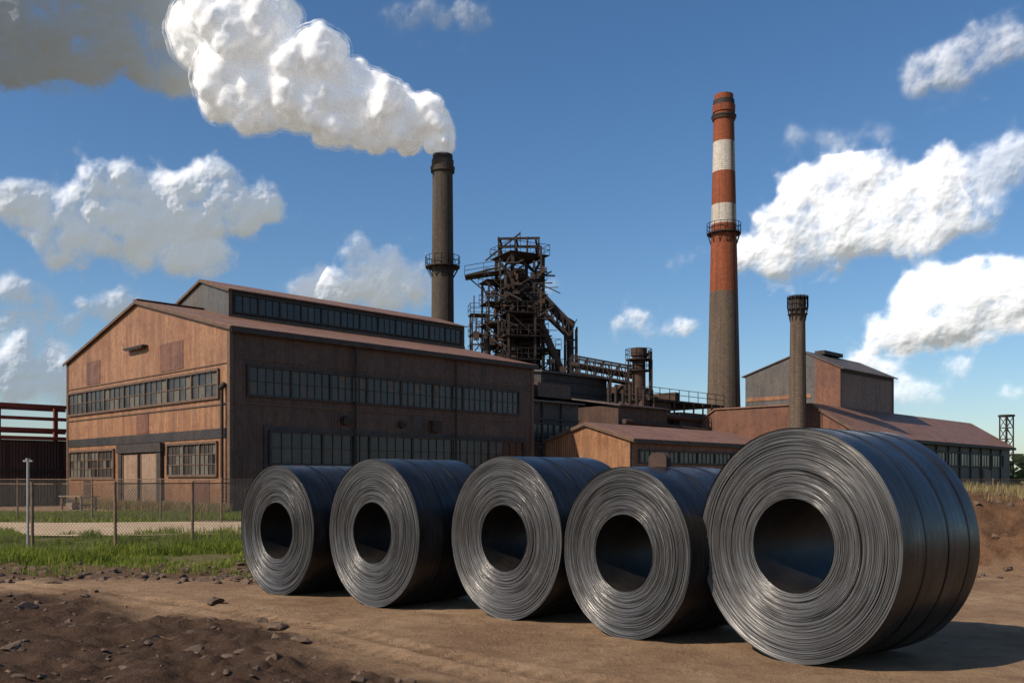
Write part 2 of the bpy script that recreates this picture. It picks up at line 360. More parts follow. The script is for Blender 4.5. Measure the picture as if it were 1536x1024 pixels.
# ------------------------------------------------------------------ BLAST FURNACE TOWER
bf=empty('blast_furnace_tower',(0,92,0),0)
T=MB(); T.use('steel')
def lattice(mb,cx,cy,w,z0,z1,n,cw,rot,plat=True,xb=True,skip=.1):
    cs=[]
    for k in range(4):
        t=rot+math.pi/4+k*math.pi/2; cs.append((cx+w/2*1.414*math.cos(t),cy+w/2*1.414*math.sin(t)))
    for c in cs: mb.beam((c[0],c[1],z0),(c[0],c[1],z1),cw)
    for i in range(n+1):
        z=z0+(z1-z0)*i/n
        for k in range(4):
            p,q=cs[k],cs[(k+1)%4]; mb.beam((p[0],p[1],z),(q[0],q[1],z),cw*.8)
            if i<n and xb and random.random()>skip:
                z2=z0+(z1-z0)*(i+1)/n
                if random.random()<.5: mb.beam((p[0],p[1],z),(q[0],q[1],z2),cw*.5)
                if random.random()<.6: mb.beam((q[0],q[1],z),(p[0],p[1],z2),cw*.5)
        if plat and i>0:
            k_=random.uniform(1.12,1.34)
            e=[((c[0]-cx)*k_+cx,(c[1]-cy)*k_+cy,z) for c in cs]
            mb.sheet([(p[0],p[1],z+.06) for p in e],.07)
            railing(mb,[(p[0],p[1],z+.06) for p in e],1.0,.045,True,1.0)
lattice(T,.75,0,3.4,2,23.6,9,.34,R(28))
lattice(T,-1.6,-.6,2.1,2,21.0,9,.2,R(20))
lattice(T,-3.3,.5,1.5,2,18.0,8,.15,R(10))
lattice(T,3.4,.2,1.9,2,14.5,6,.2,R(28))
lattice(T,.6,-2.8,2.6,2,17.5,7,.2,R(15))
T.use('steel')
for z in (24.3,25.1):
    for dx in (-1.9,-.3,1.6): T.beam((dx+.7,-1.5,z),(dx+.9,1.5,z),.18)
    T.beam((-1.4,-1.5,z),(2.7,-1.2,z+.15),.2); T.beam((-1.4,1.5,z),(2.7,1.3,z-.1),.2)
for x in (-1.3,.3,1.5,2.6):
    for y in (-1.4,1.4): T.beam((x,y,23.4),(x,y,25.3),.16)
T.beam((-2.6,-.5,23.2),(.8,-.5,25.9),.14); T.beam((.8,0,25.2),(.8,0,26.2),.08); T.beam((-4.6,-.6,21.7),(-1.0,-.6,22.6),.18)
T.sheet([(-4.6,-1.4,21.6),(-.6,-1.4,22.2),(-.6,.6,22.2),(-4.6,.6,21.6)],.1); T.beam((-4.3,-1,21.5),(-1.6,-1,19.2),.12); railing(T,[(-4.6,-1.4,21.6),(-.9,-1.4,22.2)],.9,.05)
T.make('lattice_frame',bf)
C=MB(); C.use('steel_b')
C.cyl((.7,.2,1),(.7,.2,8),2.3,2.5,32); C.cyl((.7,.2,8),(.7,.2,15.5),2.5,1.5,32); C.cyl((.7,.2,15.5),(.7,.2,18.5),1.5,1.15,32); C.cyl((.7,.2,18.5),(.7,.2,22.5),.75,.6,20)
C.use('steel')
for i in range(12): C.cyl((.7,.2,3+i*1.25),(.7,.2,3.18+i*1.25),2.62-(max(0,3+i*1.25-8))*.135,n=32)
for x,y,z0,z1,r in ((-.5,-1.8,10,21.5,.28),(2.1,-1.5,12,21.8,.32),(2.6,.8,10,20,.25),(-2.4,-1.8,4,16,.35),(4.2,-1.2,3,13.5,.4),(-4.0,0,3,13,.25)):
    C.cyl((x,y,z0),(x,y,z1),r,n=14)
C.make('furnace_shell',bf)
D=MB(); D.use('steel')
for dy in (-.7,.7):
    D.beam((1.4,dy-1,21.4),(6.0,dy-1,16.6),.28,.3); D.beam((1.2,dy-1,19.9),(5.6,dy-1,15.6),.22,.25)
    for i in range(9):
        t=i/8; p=Vector((1.4,dy-1,21.4)).lerp(Vector((6.0,dy-1,16.6)),t); q=Vector((1.2,dy-1,19.9)).lerp(Vector((5.6,dy-1,15.6)),t)
        D.beam(p,q,.12)
        if i<8:
            q2=Vector((1.2,dy-1,19.9)).lerp(Vector((5.6,dy-1,15.6)),(i+1)/8); D.beam(p,q2,.1)
D.use('steel_b'); D.cyl((1.0,.6,21.6),(5.6,.6,17.2),.42,n=18); D.cyl((5.75,.6,17.4),(5.8,.6,12.2),.36,n=18); D.cyl((5.55,.6,17.1),(5.85,.6,17.6),.52,n=18)
D.cyl((2.2,-1.6,18.2),(4.9,-1.6,12.0),.36,n=18); D.cyl((4.9,-1.6,12.2),(5.0,-1.6,7),.33,n=16)
D.use('steel')
for x in (5.2,6.3): D.beam((x,-1.6,6),(x,-1.2,16.6),.18); D.beam((x,.9,6),(x,.2,16.6),.16)
for z in (8,10.5,13,15.3): D.beam((5.2,-1.5,z),(6.3,-1.5,z),.14); D.beam((5.2,-1.5,z),(6.3,-1.5,z+2),.09)
D.make('skip_bridge',bf)
K=MB()
for i in range(300):
    K.use(random.choice(['steel','steel_b','steel']))
    z=random.uniform(6,22.5); xl=-4.2 if z<17 else (-2.6 if z<20 else -1.2); xr=4.8 if z<13.5 else 2.8
    x=random.uniform(xl,xr); y=random.uniform(-3.2,-1.0)
    k=random.random()
    if k<.4: K.beam((x,y,z),(x+random.uniform(.6,2.2),y+random.uniform(-.4,.4),z+random.choice([0,0,0,.9,-.9])),random.uniform(.06,.16))
    elif k<.65: K.beam((x,y,z),(x,y,z+random.uniform(.8,2.6)),random.uniform(.06,.2))
    elif k<.85: K.box((x,y,z),(x+random.uniform(.2,.8),y+.5,z+random.uniform(.2,.8)))
    else: K.cyl((x,y,z),(x+random.uniform(.4,1.6),y,z),random.uniform(.08,.2),n=10)
K.use('steel')
for i in range(8):
    z=4+i*2.1; a_=(-2.5,-2.2,z); b_=(-.4,-2.2,z+2.1)
    if i%2: a_,b_=(-.4,-2.2,z),(-2.5,-2.2,z+2.1)
    K.beam(a_,b_,.25,.12); K.beam((a_[0],-2.4,a_[2]+.9),(b_[0],-2.4,b_[2]+.9),.05)
K.make('pipework_and_stairs',bf)

cg=empty('conveyor_gallery_bridge',(5.4,86,0),0)
G=MB(); G.use('steel')
A0=Vector((0,-.8,11.6)); A1=Vector((6.6,-.8,10.4)); 
for dy in (0,1.6):
    o=Vector((0,dy,0))
    for z,w in ((0,.2),(1.5,.16)): G.beam(A0+o+Vector((0,0,z)),A1+o+Vector((0,0,z)),w)
    n=9
    for i in range(n+1):
        p=A0.lerp(A1,i/n)+o; G.beam(p,p+Vector((0,0,1.5)),.1)
        if i<n:
            q_=A0.lerp(A1,(i+1)/n)+o; G.beam(p+Vector((0,0,0 if i%2 else 1.5)),q_+Vector((0,0,1.5 if i%2 else 0)),.09)
G.sheet([A0+Vector((0,0,.1)),A1+Vector((0,0,.1)),A1+Vector((0,1.6,.1)),A0+Vector((0,1.6,.1))],.1)
G.use('steel_b'); G.cyl(A0+Vector((0,.8,.75)),A1+Vector((0,.8,.75)),.3,n=14)
G.use('steel')
for x in (1.0,3.5,6.2):
    G.beam((x,-.8,0),(x+.1,-.8,11.5-x*.18),.2); G.beam((x,.8,0),(x+.1,.8,11.5-x*.18),.2)
    for z in (8.3,9.6): G.beam((x,-.8,z),(x,.8,z+1),.08)
G.make('truss',cg)

vs=empty('gas_washer_stack',(11.55,85,0),0)
V=MB(); V.use('steel_b'); V.cyl((0,0,5),(0,0,13.0),.66,.6,28); V.cyl((0,0,13.0),(0,0,13.7),.75,.75,28)
V.use('steel')
for z,rr in ((8.9,1.3),(11.6,1.0),(12.6,1.2)):
    V.cyl((0,0,z),(0,0,z+.1),rr,n=20); railing(V,[(rr*math.cos(t*math.pi/5),rr*math.sin(t*math.pi/5),z+.1) for t in range(10)],.9,.05,True,2)
for x in (-1.0,1.1): V.beam((x,-.6,4),(x,-.6,12.6),.14)
V.cyl((1.0,-.3,7),(1.0,-.3,13.4),.14,n=10); V.cyl((0,0,12),(1.0,-.3,13.4),.12,n=10)
V.beam((-1.3,-.8,12.4),(-1.3,-.8,8.9),.05); V.beam((-1.05,-.8,12.4),(-1.05,-.8,8.9),.05)
V.make('vessel',vs)

# ------------------------------------------------------------------ CHIMNEYS
def chimney(name,x,y,segs,caps,plats,n=40,ladder=True):
    p=empty(name,(x,y,0)); c=MB()
    for z0,z1,r0,r1,mt in segs:
        c.use(mt); k=max(1,int((z1-z0)/3))
        for i in range(k):
            a0=z0+(z1-z0)*i/k; a1=z0+(z1-z0)*(i+1)/k
            c.cyl((0,0,a0),(0,0,a1),r0+(r1-r0)*i/k,r0+(r1-r0)*(i+1)/k,n,False)
    c.make('shaft',p,False)
    d=MB()
    for z0,z1,r0,r1,mt in caps: d.use(mt); d.cyl((0,0,z0),(0,0,z1),r0,r1,n)
    d.make('crown',p)
    e=MB(); e.use('steel')
    for z,ri,ro in plats:
        e.cyl((0,0,z),(0,0,z+.12),ro,n=n)
        pts=[(ro*math.cos(t*math.pi/8),ro*math.sin(t*math.pi/8),z+.12) for t in range(16)]
        railing(e,pts,1.0,.05,True,3)
        for t in range(12):
            u=t*math.pi/6; e.beam((ri*math.cos(u),ri*math.sin(u),z-1.0),(ro*.95*math.cos(u),ro*.95*math.sin(u),z),.08)
    if ladder:
        u=R(-60)
        for i in range(len(segs)):
            z0,z1,r0,r1,_=segs[i]
            for du in (-.07,.07):
                e.beam(((r0+.12)*math.cos(u+du),(r0+.12)*math.sin(u+du),z0),((r1+.12)*math.cos(u+du),(r1+.12)*math.sin(u+du),z1),.05)
    e.make('platforms_and_ladder',p)
chimney('dark_brick_chimney',-7.06,95,[(0,33.6,1.3,1.02,'ch_dark')],[(33.0,33.5,1.2,1.25,'ch_dark'),(33.5,34.2,1.12,1.12,'ch_dark'),(34.2,34.75,1.02,1.02,'steel')],[(23.3,1.1,1.75)])
bq=lambda z:1.96-(1.96-1.06)*(z/41.5)
bs_=[0,21.8,29.0,31.1,34.6,37.8,41.5]; mt=['ch_grey','ch_red','ch_white','ch_red','ch_white','ch_red']
chimney('red_and_white_striped_chimney',22.7,100,[(bs_[i],bs_[i+1],bq(bs_[i]),bq(bs_[i+1]),mt[i]) for i in range(6)],
  [(40.2,40.5,1.2,1.28,'steel_b'),(40.5,40.65,1.32,1.32,'steel'),(41.0,41.7,1.18,1.22,'ch_red'),(41.7,42.3,1.15,1.12,'steel'),(42.3,42.9,1.0,1.0,'ch_red')],[(28.0,1.4,1.8)])
chimney('slim_grey_stack',24.5,80,[(0,16.0,.82,.62,'ch_grey')],[(15.9,17.2,.64,.64,'ch_dark'),(17.2,17.4,.74,.74,'steel'),(15.7,15.9,.62,.85,'ch_dark')],[(16.3,.62,.86)],28)

# ------------------------------------------------------------------ RIGHT SHEDS
rb=empty('rust_roofed_rolling_mill',(29.1,78,0),ANG)
a=MB(); E,Tt,A1_,A2_=5.6,8.3,4.31,14.0; LL=39.7
a.use('clad_red'); a.poly([(0,0,0),(0,18.3,0),(0,18.3,E),(0,A2_,Tt),(0,A1_,Tt),(0,0,E)])
a.use('clad_dark'); a.poly([(0,0,0),(LL,0,0),(LL,0,E),(0,0,E)]); a.poly([(LL,0,0),(LL,18.3,0),(LL,18.3,E),(LL,A2_,Tt),(LL,A1_,Tt),(LL,0,E)])
sx=5.57; ex=17.5; cl=11.95; pk=13.75; md=(A1_+A2_)/2-1.2
a.use('clad_red'); a.poly([(sx,A1_,Tt-.5),(ex,A1_,Tt-.5),(ex,A1_,cl),(sx,A1_,cl)]); a.poly([(sx,A1_,Tt-.5),(sx,md-1.2,Tt-.5),(sx,md-1.2,pk-.55),(sx,A1_,cl)])
a.poly([(ex,A1_,Tt-.5),(ex,A2_,Tt-.5),(ex,A2_,cl),(ex,md,pk),(ex,A1_,cl)])
a.use('clad_slate'); a.poly([(sx,md-1.2,Tt-.5),(sx,A2_,Tt-.5),(sx,A2_,cl),(sx,md,pk),(sx,md-1.2,pk-.55)])
a.make('walls',rb,False)
a=MB(); a.use('roof_rust'); s3=(Tt-E)/A1_
a.sheet([(-.15,-.5,E-.5*s3+.1),(LL+.4,-.5,E-.5*s3+.1),(LL+.4,A1_,Tt+.1),(-.15,A1_,Tt+.1)],.12)
a.sheet([(-.15,A1_,Tt+.1),(LL+.4,A1_,Tt+.1),(LL+.4,A2_,Tt+.12),(-.15,A2_,Tt+.12)],.1)
a.sheet([(-.15,18.8,E-.2),(LL+.4,18.8,E-.2),(LL+.4,A2_,Tt+.1),(-.15,A2_,Tt+.1)],.12)
a.use('roof_dark')
a.sheet([(sx-.15,A1_-.35,cl-.05),(ex+.3,A1_-.35,cl-.05),(ex+.3,md,pk+.1),(sx-.15,md,pk+.1)],.1); a.sheet([(sx-.15,A2_+.35,cl-.05),(ex+.3,A2_+.35,cl-.05),(ex+.3,md,pk+.1),(sx-.15,md,pk+.1)],.1)
a.use('trim_dark'); a.box((-.15,-.56,E-.5),(LL+.4,-.51,E-.2)); a.box((sx,A1_-.06,cl-.4),(ex,A1_-.01,cl-.2)); a.box((9,md-.5,pk+.1),(13,md+.5,pk+.45))
a.use('trim'); a.beam((-.18,-.5,E-.28),(-.18,A1_,Tt-.08),.06,.2); a.box((sx-.05,A1_-.05,Tt),(sx+.15,A1_-.004,cl)); a.box((ex-.15,A1_-.05,Tt),(ex+.05,A1_-.004,cl))
a.use('clad_gable'); a.box((sx-.05,md-.8,9.4),(sx-.006,A2_-.1,9.75))
a.make('roofs',rb)
g=MB(); f=MB(); f.use('trim_dark'); window_band(PS,g,f,2,37,3.2,4.4,10,4,1,wts=(3,0,7)); g.make('glass',rb,False); f.make('frames',rb)
d=MB(); d.use('trim_dark')
for i in range(12): d.box((1+i*3.2,-.12,0),(1.15+i*3.2,-.005,E-.3))
d.use('clad_side')
for i in (3,8): d.box((i*3.8,-.1,0),(i*3.8+3,-.006,2.8))
d.make('pilasters',rb)

ms_=empty('lattice_mast',(58.3,110,0)); a=MB(); a.use('steel'); lattice(a,0,0,1.0,0,9.2,7,.12,R(20),plat=False,skip=0); a.cyl((0,0,9.2),(0,0,9.4),.9,n=12); a.make('mast_frame',ms_)

# ------------------------------------------------------------------ LEFT RED GANTRY
rg=empty('red_steel_gantry',(-31.4,63.7,0),ANG)
a=MB(); a.use('redwall'); a.box((-26,0,0),(2,4,4.4)); 
a.use('redsteel')
for z in (5.0,5.75,6.6): a.box((-26,-.15,z),(2,.15,z+.22))
a.box((-26,-.3,4.42),(2,.2,4.65))
for i in range(8): a.box((-25+i*3.6,.17,4.4),(-24.75+i*3.6,.4,6.8))
for z in (5.0,6.6): a.box((-26,3,z),(2,3.2,z+.25))
a.use('steel')
for i in range(16): a.box((-25+i*1.7,-.05,0),(-24.85+i*1.7,-.004,4.4))
a.box((-26,-.08,2.2),(2,-.006,2.4))
a.make('gantry_frame',rg)

# ------------------------------------------------------------------ COILS
def coil_mats():
    m,q,b=newmat('coil_wound_edge_steel')
    co=q.n('ShaderNodeTexCoord').outputs['Object']
    x,y,z=q.sep(co)
    r=q.v('LENGTH',q.comb(x,0.0,z))
    ang=q.m('ARCTAN2',z,x)
    w=q.m('MULTIPLY',r,150.)
    nn=q.n('ShaderNodeTexNoise',{'Vector':q.comb(w,q.m('MULTIPLY',q.m('SINE',ang),1.3),q.m('MULTIPLY',q.m('COSINE',ang),1.3)),'Scale':1.0,'Detail':2.,'Roughness':.6}).outputs['Fac']
    n2=q.noise(co,3.0,5,.6)
    c=q.mix(q.mr(nn,.34,.66),(.018,.017,.017),(.215,.205,.195))
    c=q.mix(q.mr(n2,.5,.72,0,.4),c,(.055,.042,.034))
    setb(q,b,Base_Color=c,Metallic=.7,Roughness=q.mr(nn,.3,.7,.52,.33))
    bump(q,b,nn,.9,.007)
    m2,q,b=newmat('coil_outer_wrap_steel')
    co=q.n('ShaderNodeTexCoord').outputs['Object']
    x,y,z=q.sep(co); ang=q.m('ARCTAN2',z,x)
    v=q.comb(q.m('MULTIPLY',q.m('SINE',ang),1.2),q.m('MULTIPLY',y,9.),q.m('MULTIPLY',q.m('COSINE',ang),1.2))
    s=q.noise(v,1.4,6,.65,.1); n2=q.noise(co,2.2,6,.62,.5); n3=q.noise(co,14,6,.7)
    c=q.mix(q.mr(s,.3,.7),(.016,.016,.017),(.062,.061,.064))
    c=q.mix(q.mr(n2,.5,.68,0,.65),c,(.05,.035,.026))
    c=q.mix(q.mr(n3,.6,.75,0,.4),c,(.12,.105,.09))
    setb(q,b,Base_Color=c,Metallic=.7,Roughness=q.mr(q.m('ADD',n2,q.m('MULTIPLY',n3,.4)),.45,.95,.2,.48))
    bump(q,b,q.m('ADD',s,q.m('MULTIPLY',n3,.25)),.3,.014)
    m3,q,b=newmat('coil_bore_steel')
    co=q.n('ShaderNodeTexCoord').outputs['Object']; n=q.noise(co,4,6,.6)
    setb(q,b,Base_Color=q.mix(q.mr(n,.35,.65),(.012,.011,.011),(.035,.03,.025)),Metallic=.5,Roughness=.5); bump(q,b,n,.3,.01)
    m4,q,b=newmat('steel_strap'); setb(q,b,Base_Color=(.02,.02,.022),Metallic=.7,Roughness=.4)
    return m,m2,m3,m4
CM=coil_mats()
def coil(x,y,D,hole,L,alpha,seed,straps,lug=False):
    rs=np.random.RandomState(seed); Ro=D/2; Ri=D*hole/2; S=160
    e=empty('steel_coil',(x,y,Ro-.008),-R(alpha))
    th=np.linspace(0,2*np.pi,S,endpoint=False)
    N=86; rad=np.linspace(Ri,Ro,N+1)
    rad[1:-1]+=rs.uniform(-.33,.33,N-1)*(Ro-Ri)/N
    def face(sign,y0):
        V=[]
        sm=np.convolve(rs.normal(0,1,N+12),np.ones(7)/7,'same')[6:6+N]
        for i in range(N):
            off=sm[i]*.006+rs.normal(0,.0028)
            if rs.rand()<.08: off+=.008
            if i>N-3: off*=.2
            mod=.0016*np.sin(th*rs.randint(1,4)+rs.uniform(0,6))+.0007*np.sin(th*rs.randint(4,9)+rs.uniform(0,6))
            wob=.0016*np.sin(th*rs.randint(1,5)+rs.uniform(0,6))
            yy=y0+sign*(off+mod)
            for rr,inner in ((rad[i],1),(rad[i+1],0)):
                w=0 if rr in (Ri,Ro) else wob
                V.append(np.stack([(rr+w)*np.cos(th),yy+sign*.001*inner,(rr+w)*np.sin(th)],1))
        V=np.concatenate(V)
        k=np.arange(2*N-1)[:,None]*S; j=np.arange(S)[None,:]; j2=(j+1)%S
        F=np.stack([(k+j).ravel(),(k+j2).ravel(),(k+S+j2).ravel(),(k+S+j).ravel()],1)
        return V,(F if sign==1 else F[:,::-1])
    V1,F1=face(1,.0); V2,F2=face(-1,L)
    ob,me=fastmesh('wound_edges',np.concatenate([V1,V2]),np.concatenate([F1,F2+len(V1)]),CM[0],False); ob.parent=e
    def tube(name,rr,mat,ny,bulge=0,ext=.0):
        V=[]
        ph=rs.uniform(0,6)
        for i in range(ny+1):
            yy=-ext+(L+2*ext)*i/ny; t=i/ny
            rv=rr+bulge*(math.sin(t*9+ph)*.5+math.sin(t*23+ph*2)*.3)
            if i in(0,ny): rv=rr
            w=rv+ (0.0015*np.sin(th*3+ph+t*4)+.001*np.sin(th*7+t*9) if bulge else 0)
            V.append(np.stack([w*np.cos(th),np.full(S,yy),w*np.sin(th)],1))
        V=np.concatenate(V)
        k=np.arange(ny)[:,None]*S; j=np.arange(S)[None,:]; j2=(j+1)%S
        F=np.stack([(k+j).ravel(),(k+j2).ravel(),(k+S+j2).ravel(),(k+S+j).ravel()],1)
        o_,_=fastmesh(name,V,F,mat,True); o_.parent=e
    tube('outer_wrap',Ro+.001,CM[1],30,.0022,.009)
    tube('bore_lining',Ri-.001,CM[2],4,0,.009)
    V=MB(); V.mats=[CM[3]]; V.cur=0
    for sy in straps:
        yy=L*sy; w=.013
        n=S; vs=[];fs=[]
        prof=[(Ro+.0005,yy-w),(Ro+.006,yy-w),(Ro+.006,yy+w),(Ro+.0005,yy+w)]
        for j in range(n):
            for (r_,y_) in prof: vs.append((r_*math.cos(th[j]),y_,r_*math.sin(th[j])))
        for j in range(n):
            j2=(j+1)%n
            for k in range(3): fs.append((j*4+k,j*4+k+1,j2*4+k+1,j2*4+k))
        V.add(vs,fs)
    if straps: V.make('straps',e)
    if lug:
        Lg=MB(); Lg.use('steel_b'); yc=L*.42
        pts=[]
        for t in range(0,181,15): pts.append((.13*math.cos(R(t)),.09+.075*math.sin(R(t))))
        pts=[(.13,0)]+pts+[(-.13,0)]
        n=len(pts)
        vs=[(p[0],yc-.04,Ro+p[1]) for p in pts]+[(p[0],yc+.04,Ro+p[1]) for p in pts]
        Lg.add(vs,[list(range(n)),list(range(n,2*n))[::-1]]+[(i,i+n,(i+1)%n+n,(i+1)%n) for i in range(n)])
        Lg.make('strap_buckle_lug',e)
coil(-3.50,13.85,1.93,.43,1.3,43,1,(.35,.72))
coil(-1.89,12.6,2.0,.41,1.4,44.5,2,(.3,.62))
coil(-.105,11.45,2.005,.405,1.42,47,3,(.33,.7))
coil(1.197,10.03,1.855,.447,1.4,50,4,(.4,.75),True)
coil(2.62,8.72,2.2,.40,1.33,52,5,(.28,.58,.86))

# ------------------------------------------------------------------ GROUND
def h2(ix,iy,s):
    v=np.sin(ix*127.1+iy*311.7+s*74.7)*43758.5453; return v-np.floor(v)
def vn(x,y,s=0):
    ix=np.floor(x);iy=np.floor(y);fx=x-ix;fy=y-iy;fx=fx*fx*(3-2*fx);fy=fy*fy*(3-2*fy)
    return (h2(ix,iy,s)*(1-fx)+h2(ix+1,iy,s)*fx)*(1-fy)+(h2(ix,iy+1,s)*(1-fx)+h2(ix+1,iy+1,s)*fx)*fy
def fbm(x,y,o=4,s=0):
    a=0;t=0;w=1
    for i in range(o): a=a+w*vn(x*2**i,y*2**i,s+i); t+=w; w*=.5
    return a/t
def fbmr(x,y,o=4,s=0,g=.5):
    a=0;t=0;w=1; c_,s_=math.cos(.65),math.sin(.65)
    for i in range(o):
        a=a+w*vn(x,y,s+i); t+=w; w*=g; x,y=(x*c_-y*s_)*2.03+13.7,(x*s_+y*c_)*2.03+7.1
    return a/t
def ss(x,a,b):
    t=np.clip((x-a)/(b-a),0,1); return t*t*(3-2*t)
def rubble(x,y):
    e=-.15-(y-7.8)*.95+ (fbm(x*.6,y*.6,4,5)-.5)*3.4
    return ss(e-x,-.6,1.3)*(1-ss(y+(fbm(x*.5,y*.5,3,15)-.5)*3,13.2,14.8))
def mound_h(x,y):
    f=16.6+(fbm(x*.35,y*.2,3,9)-.5)*1.6
    up=ss(y,f,f+2.6)*ss(x,5.0,8.0)*(1-ss(y,24,42))*(1-ss(x,55,80))
    return 1.42*up
def zheight(x,y):
    r=rubble(x,y)
    z=(fbm(x*1.3,y*1.3,5,1)-.5)*.05*(1-ss(y,40,80))+(fbmr(x*4,y*4,4,81)-.5)*.022*(1-ss(y,25,40))
    z=z+r*((fbm(x*2.2,y*2.2,5,2)-.5)*.26+(np.abs(fbm(x*5,y*5,3,3)-.5))*.18)
    mh=mound_h(x,y)
    z=z+mh+ss(mh,.05,.4)*(1-ss(mh,1.15,1.33)*.6)*((fbm(x*1.5,y*1.5,5,4)-.5)*.6-np.abs(fbm(x*2.5,y*.8,3,14)-.5)*.6)
    d=ss(y,15.2,16.4)*(1-ss(y,18.6,20.0))*ss(-x,3.6,5)
    z=z+d*(fbm(x*2.5,y*2.5,4,6)-.45)*.26
    # wheel ruts parallel to the coil row
    k=x*.64+y*.76+(fbm(x*.25,y*.25,2,33)-.5)*.8; al=-x*.76+y*.64
    for c,dp in ((6.75,.045),(6.28,.03),(5.05,.05),(4.6,.03)):
        q_=(k-c)/.13
        z=z-dp*np.exp(-q_**2)*(.55+.45*np.sign(np.sin(al*26)))*(1-.6*r)*(y<20)+dp*.35*np.exp(-((np.abs(q_)-1.7)/.6)**2)*(y<20)
    return z
ny,nx=640,620
t=np.linspace(0,1,ny); Y=4.0+ 20*t+ 62*t**4+ 3500*t**18
u=np.linspace(-1,1,nx); X=12*u+ 42*np.sign(u)*np.abs(u)**4+2500*np.sign(u)*np.abs(u)**17
Y=np.concatenate([[-300,-60,-20,-8,-3,0,2,3],Y]); ny=len(Y)
XX,YY=np.meshgrid(X,Y); ZZ=zheight(XX,YY)
dist=np.maximum(np.abs(XX),YY); ZZ=ZZ*(1-ss(dist,70,110))
V=np.stack([XX.ravel(),YY.ravel(),ZZ.ravel()],1)
idx=np.arange(ny*nx).reshape(ny,nx)
F=np.stack([idx[:-1,:-1].ravel(),idx[:-1,1:].ravel(),idx[1:,1:].ravel(),idx[1:,:-1].ravel()],1)
def grassmask(x,y):
    n=(fbm(x*.5,y*.5,3,11)-.5)
    g=ss(y,18.0+n*2,19.2+n*2)*(1-ss(y,27.5+n*3,29.5+n*3))*ss(-x,4.6,6.0)
    g2=ss(y,36+n*3,38+n*3)*(1-ss(y,47,50))*ss(-x,6,9)
    g3=(ss(y,60,90)+ss(np.abs(x),45,70))
    return np.clip(g+g2+g3,0,1)
m,q,b=newmat('dirt_yard')
go,me=fastmesh('ground',V,F,m,True)
at=me.color_attributes.new('zone','FLOAT_COLOR','POINT')
mh=mound_h(XX,YY)
dz=ss(YY,15.2,16.4)*(1-ss(YY,18.6,20.0))*ss(-XX,3.6,5)
c=np.stack([np.clip(rubble(XX,YY)+dz*.7,0,1).ravel(),grassmask(XX,YY).ravel(),ss(mh,.05,.4).ravel(),np.ones(XX.size)],1)
at.data.foreach_set('color',c.ravel().astype(np.float32))
co=q.n('ShaderNodeTexCoord').outputs['Object']
zn=q.n('ShaderNodeVertexColor',layer_name='zone').outputs['Color']
zc=q.n('ShaderNodeSeparateColor',{0:zn}); zr,zg,zb=zc.outputs[0],zc.outputs[1],zc.outputs[2]
n1=q.noise(co,.55,6,.6,.4); n2=q.noise(co,3.2,8,.65,.2); n3=q.noise(co,22,7,.72); n4=q.noise(co,80,3,.7)
base=q.mix(q.mr(n1,.35,.68),(.25,.148,.084),(.43,.28,.16))
base=q.mix(q.mr(n2,.45,.70,0,.65),base,(.16,.092,.052))
base=q.mix(q.mr(n3,.5,.75,0,.5),base,(.48,.33,.20))
rub=q.mix(q.mr(n2,.35,.65),(.045,.026,.017),(.11,.065,.04)); rub=q.mix(q.mr(n3,.56,.75,0,.6),rub,(.2,.125,.078))
gr=q.mix(q.mr(n2,.35,.65),(.09,.09,.028),(.20,.15,.07))
mo_=q.mix(q.mr(n2,.35,.65),(.09,.046,.025),(.20,.105,.055)); mo_=q.mix(q.mr(n3,.5,.7,0,.5),mo_,(.28,.165,.09))
c=q.mix(q.m('MULTIPLY',zr,q.mr(n2,.25,.45,.55,1)),base,rub); c=q.mix(zg,c,gr); c=q.mix(zb,c,mo_)
setb(q,b,Base_Color=c,Roughness=.95,Specular_IOR_Level=.12)
hh=q.m('ADD',q.m('ADD',q.m('MULTIPLY',n2,1.2),q.m('MULTIPLY',n3,.8)),q.m('MULTIPLY',n4,.35))
bump(q,b,hh,1.0,.06)

rd=MB(); m,q,b=newmat('sandy_track'); co=q.n('ShaderNodeTexCoord').outputs['Object']
n1=q.noise(co,.8,6,.6); n2=q.noise(co,9,6,.7)
setb(q,b,Base_Color=q.mix(q.mr(n1,.3,.7),(.38,.265,.165),(.50,.375,.245)),Roughness=.95,Specular_IOR_Level=.1); bump(q,b,n2,.5,.03); M['track']=m
rd.use('track'); seg=40; vs=[]
for i in range(seg+1):
    x=-60+i*1.45; vs+= [(x,28.2+.5*math.sin(x*.6)+.2*math.sin(x*2.1),.05),(x,37.0+.6*math.sin(x*.5+1),.05)]
rd.add(vs,[(2*i,2*i+2,2*i+3,2*i+1) for i in range(seg)]); rd.make('dirt_road')

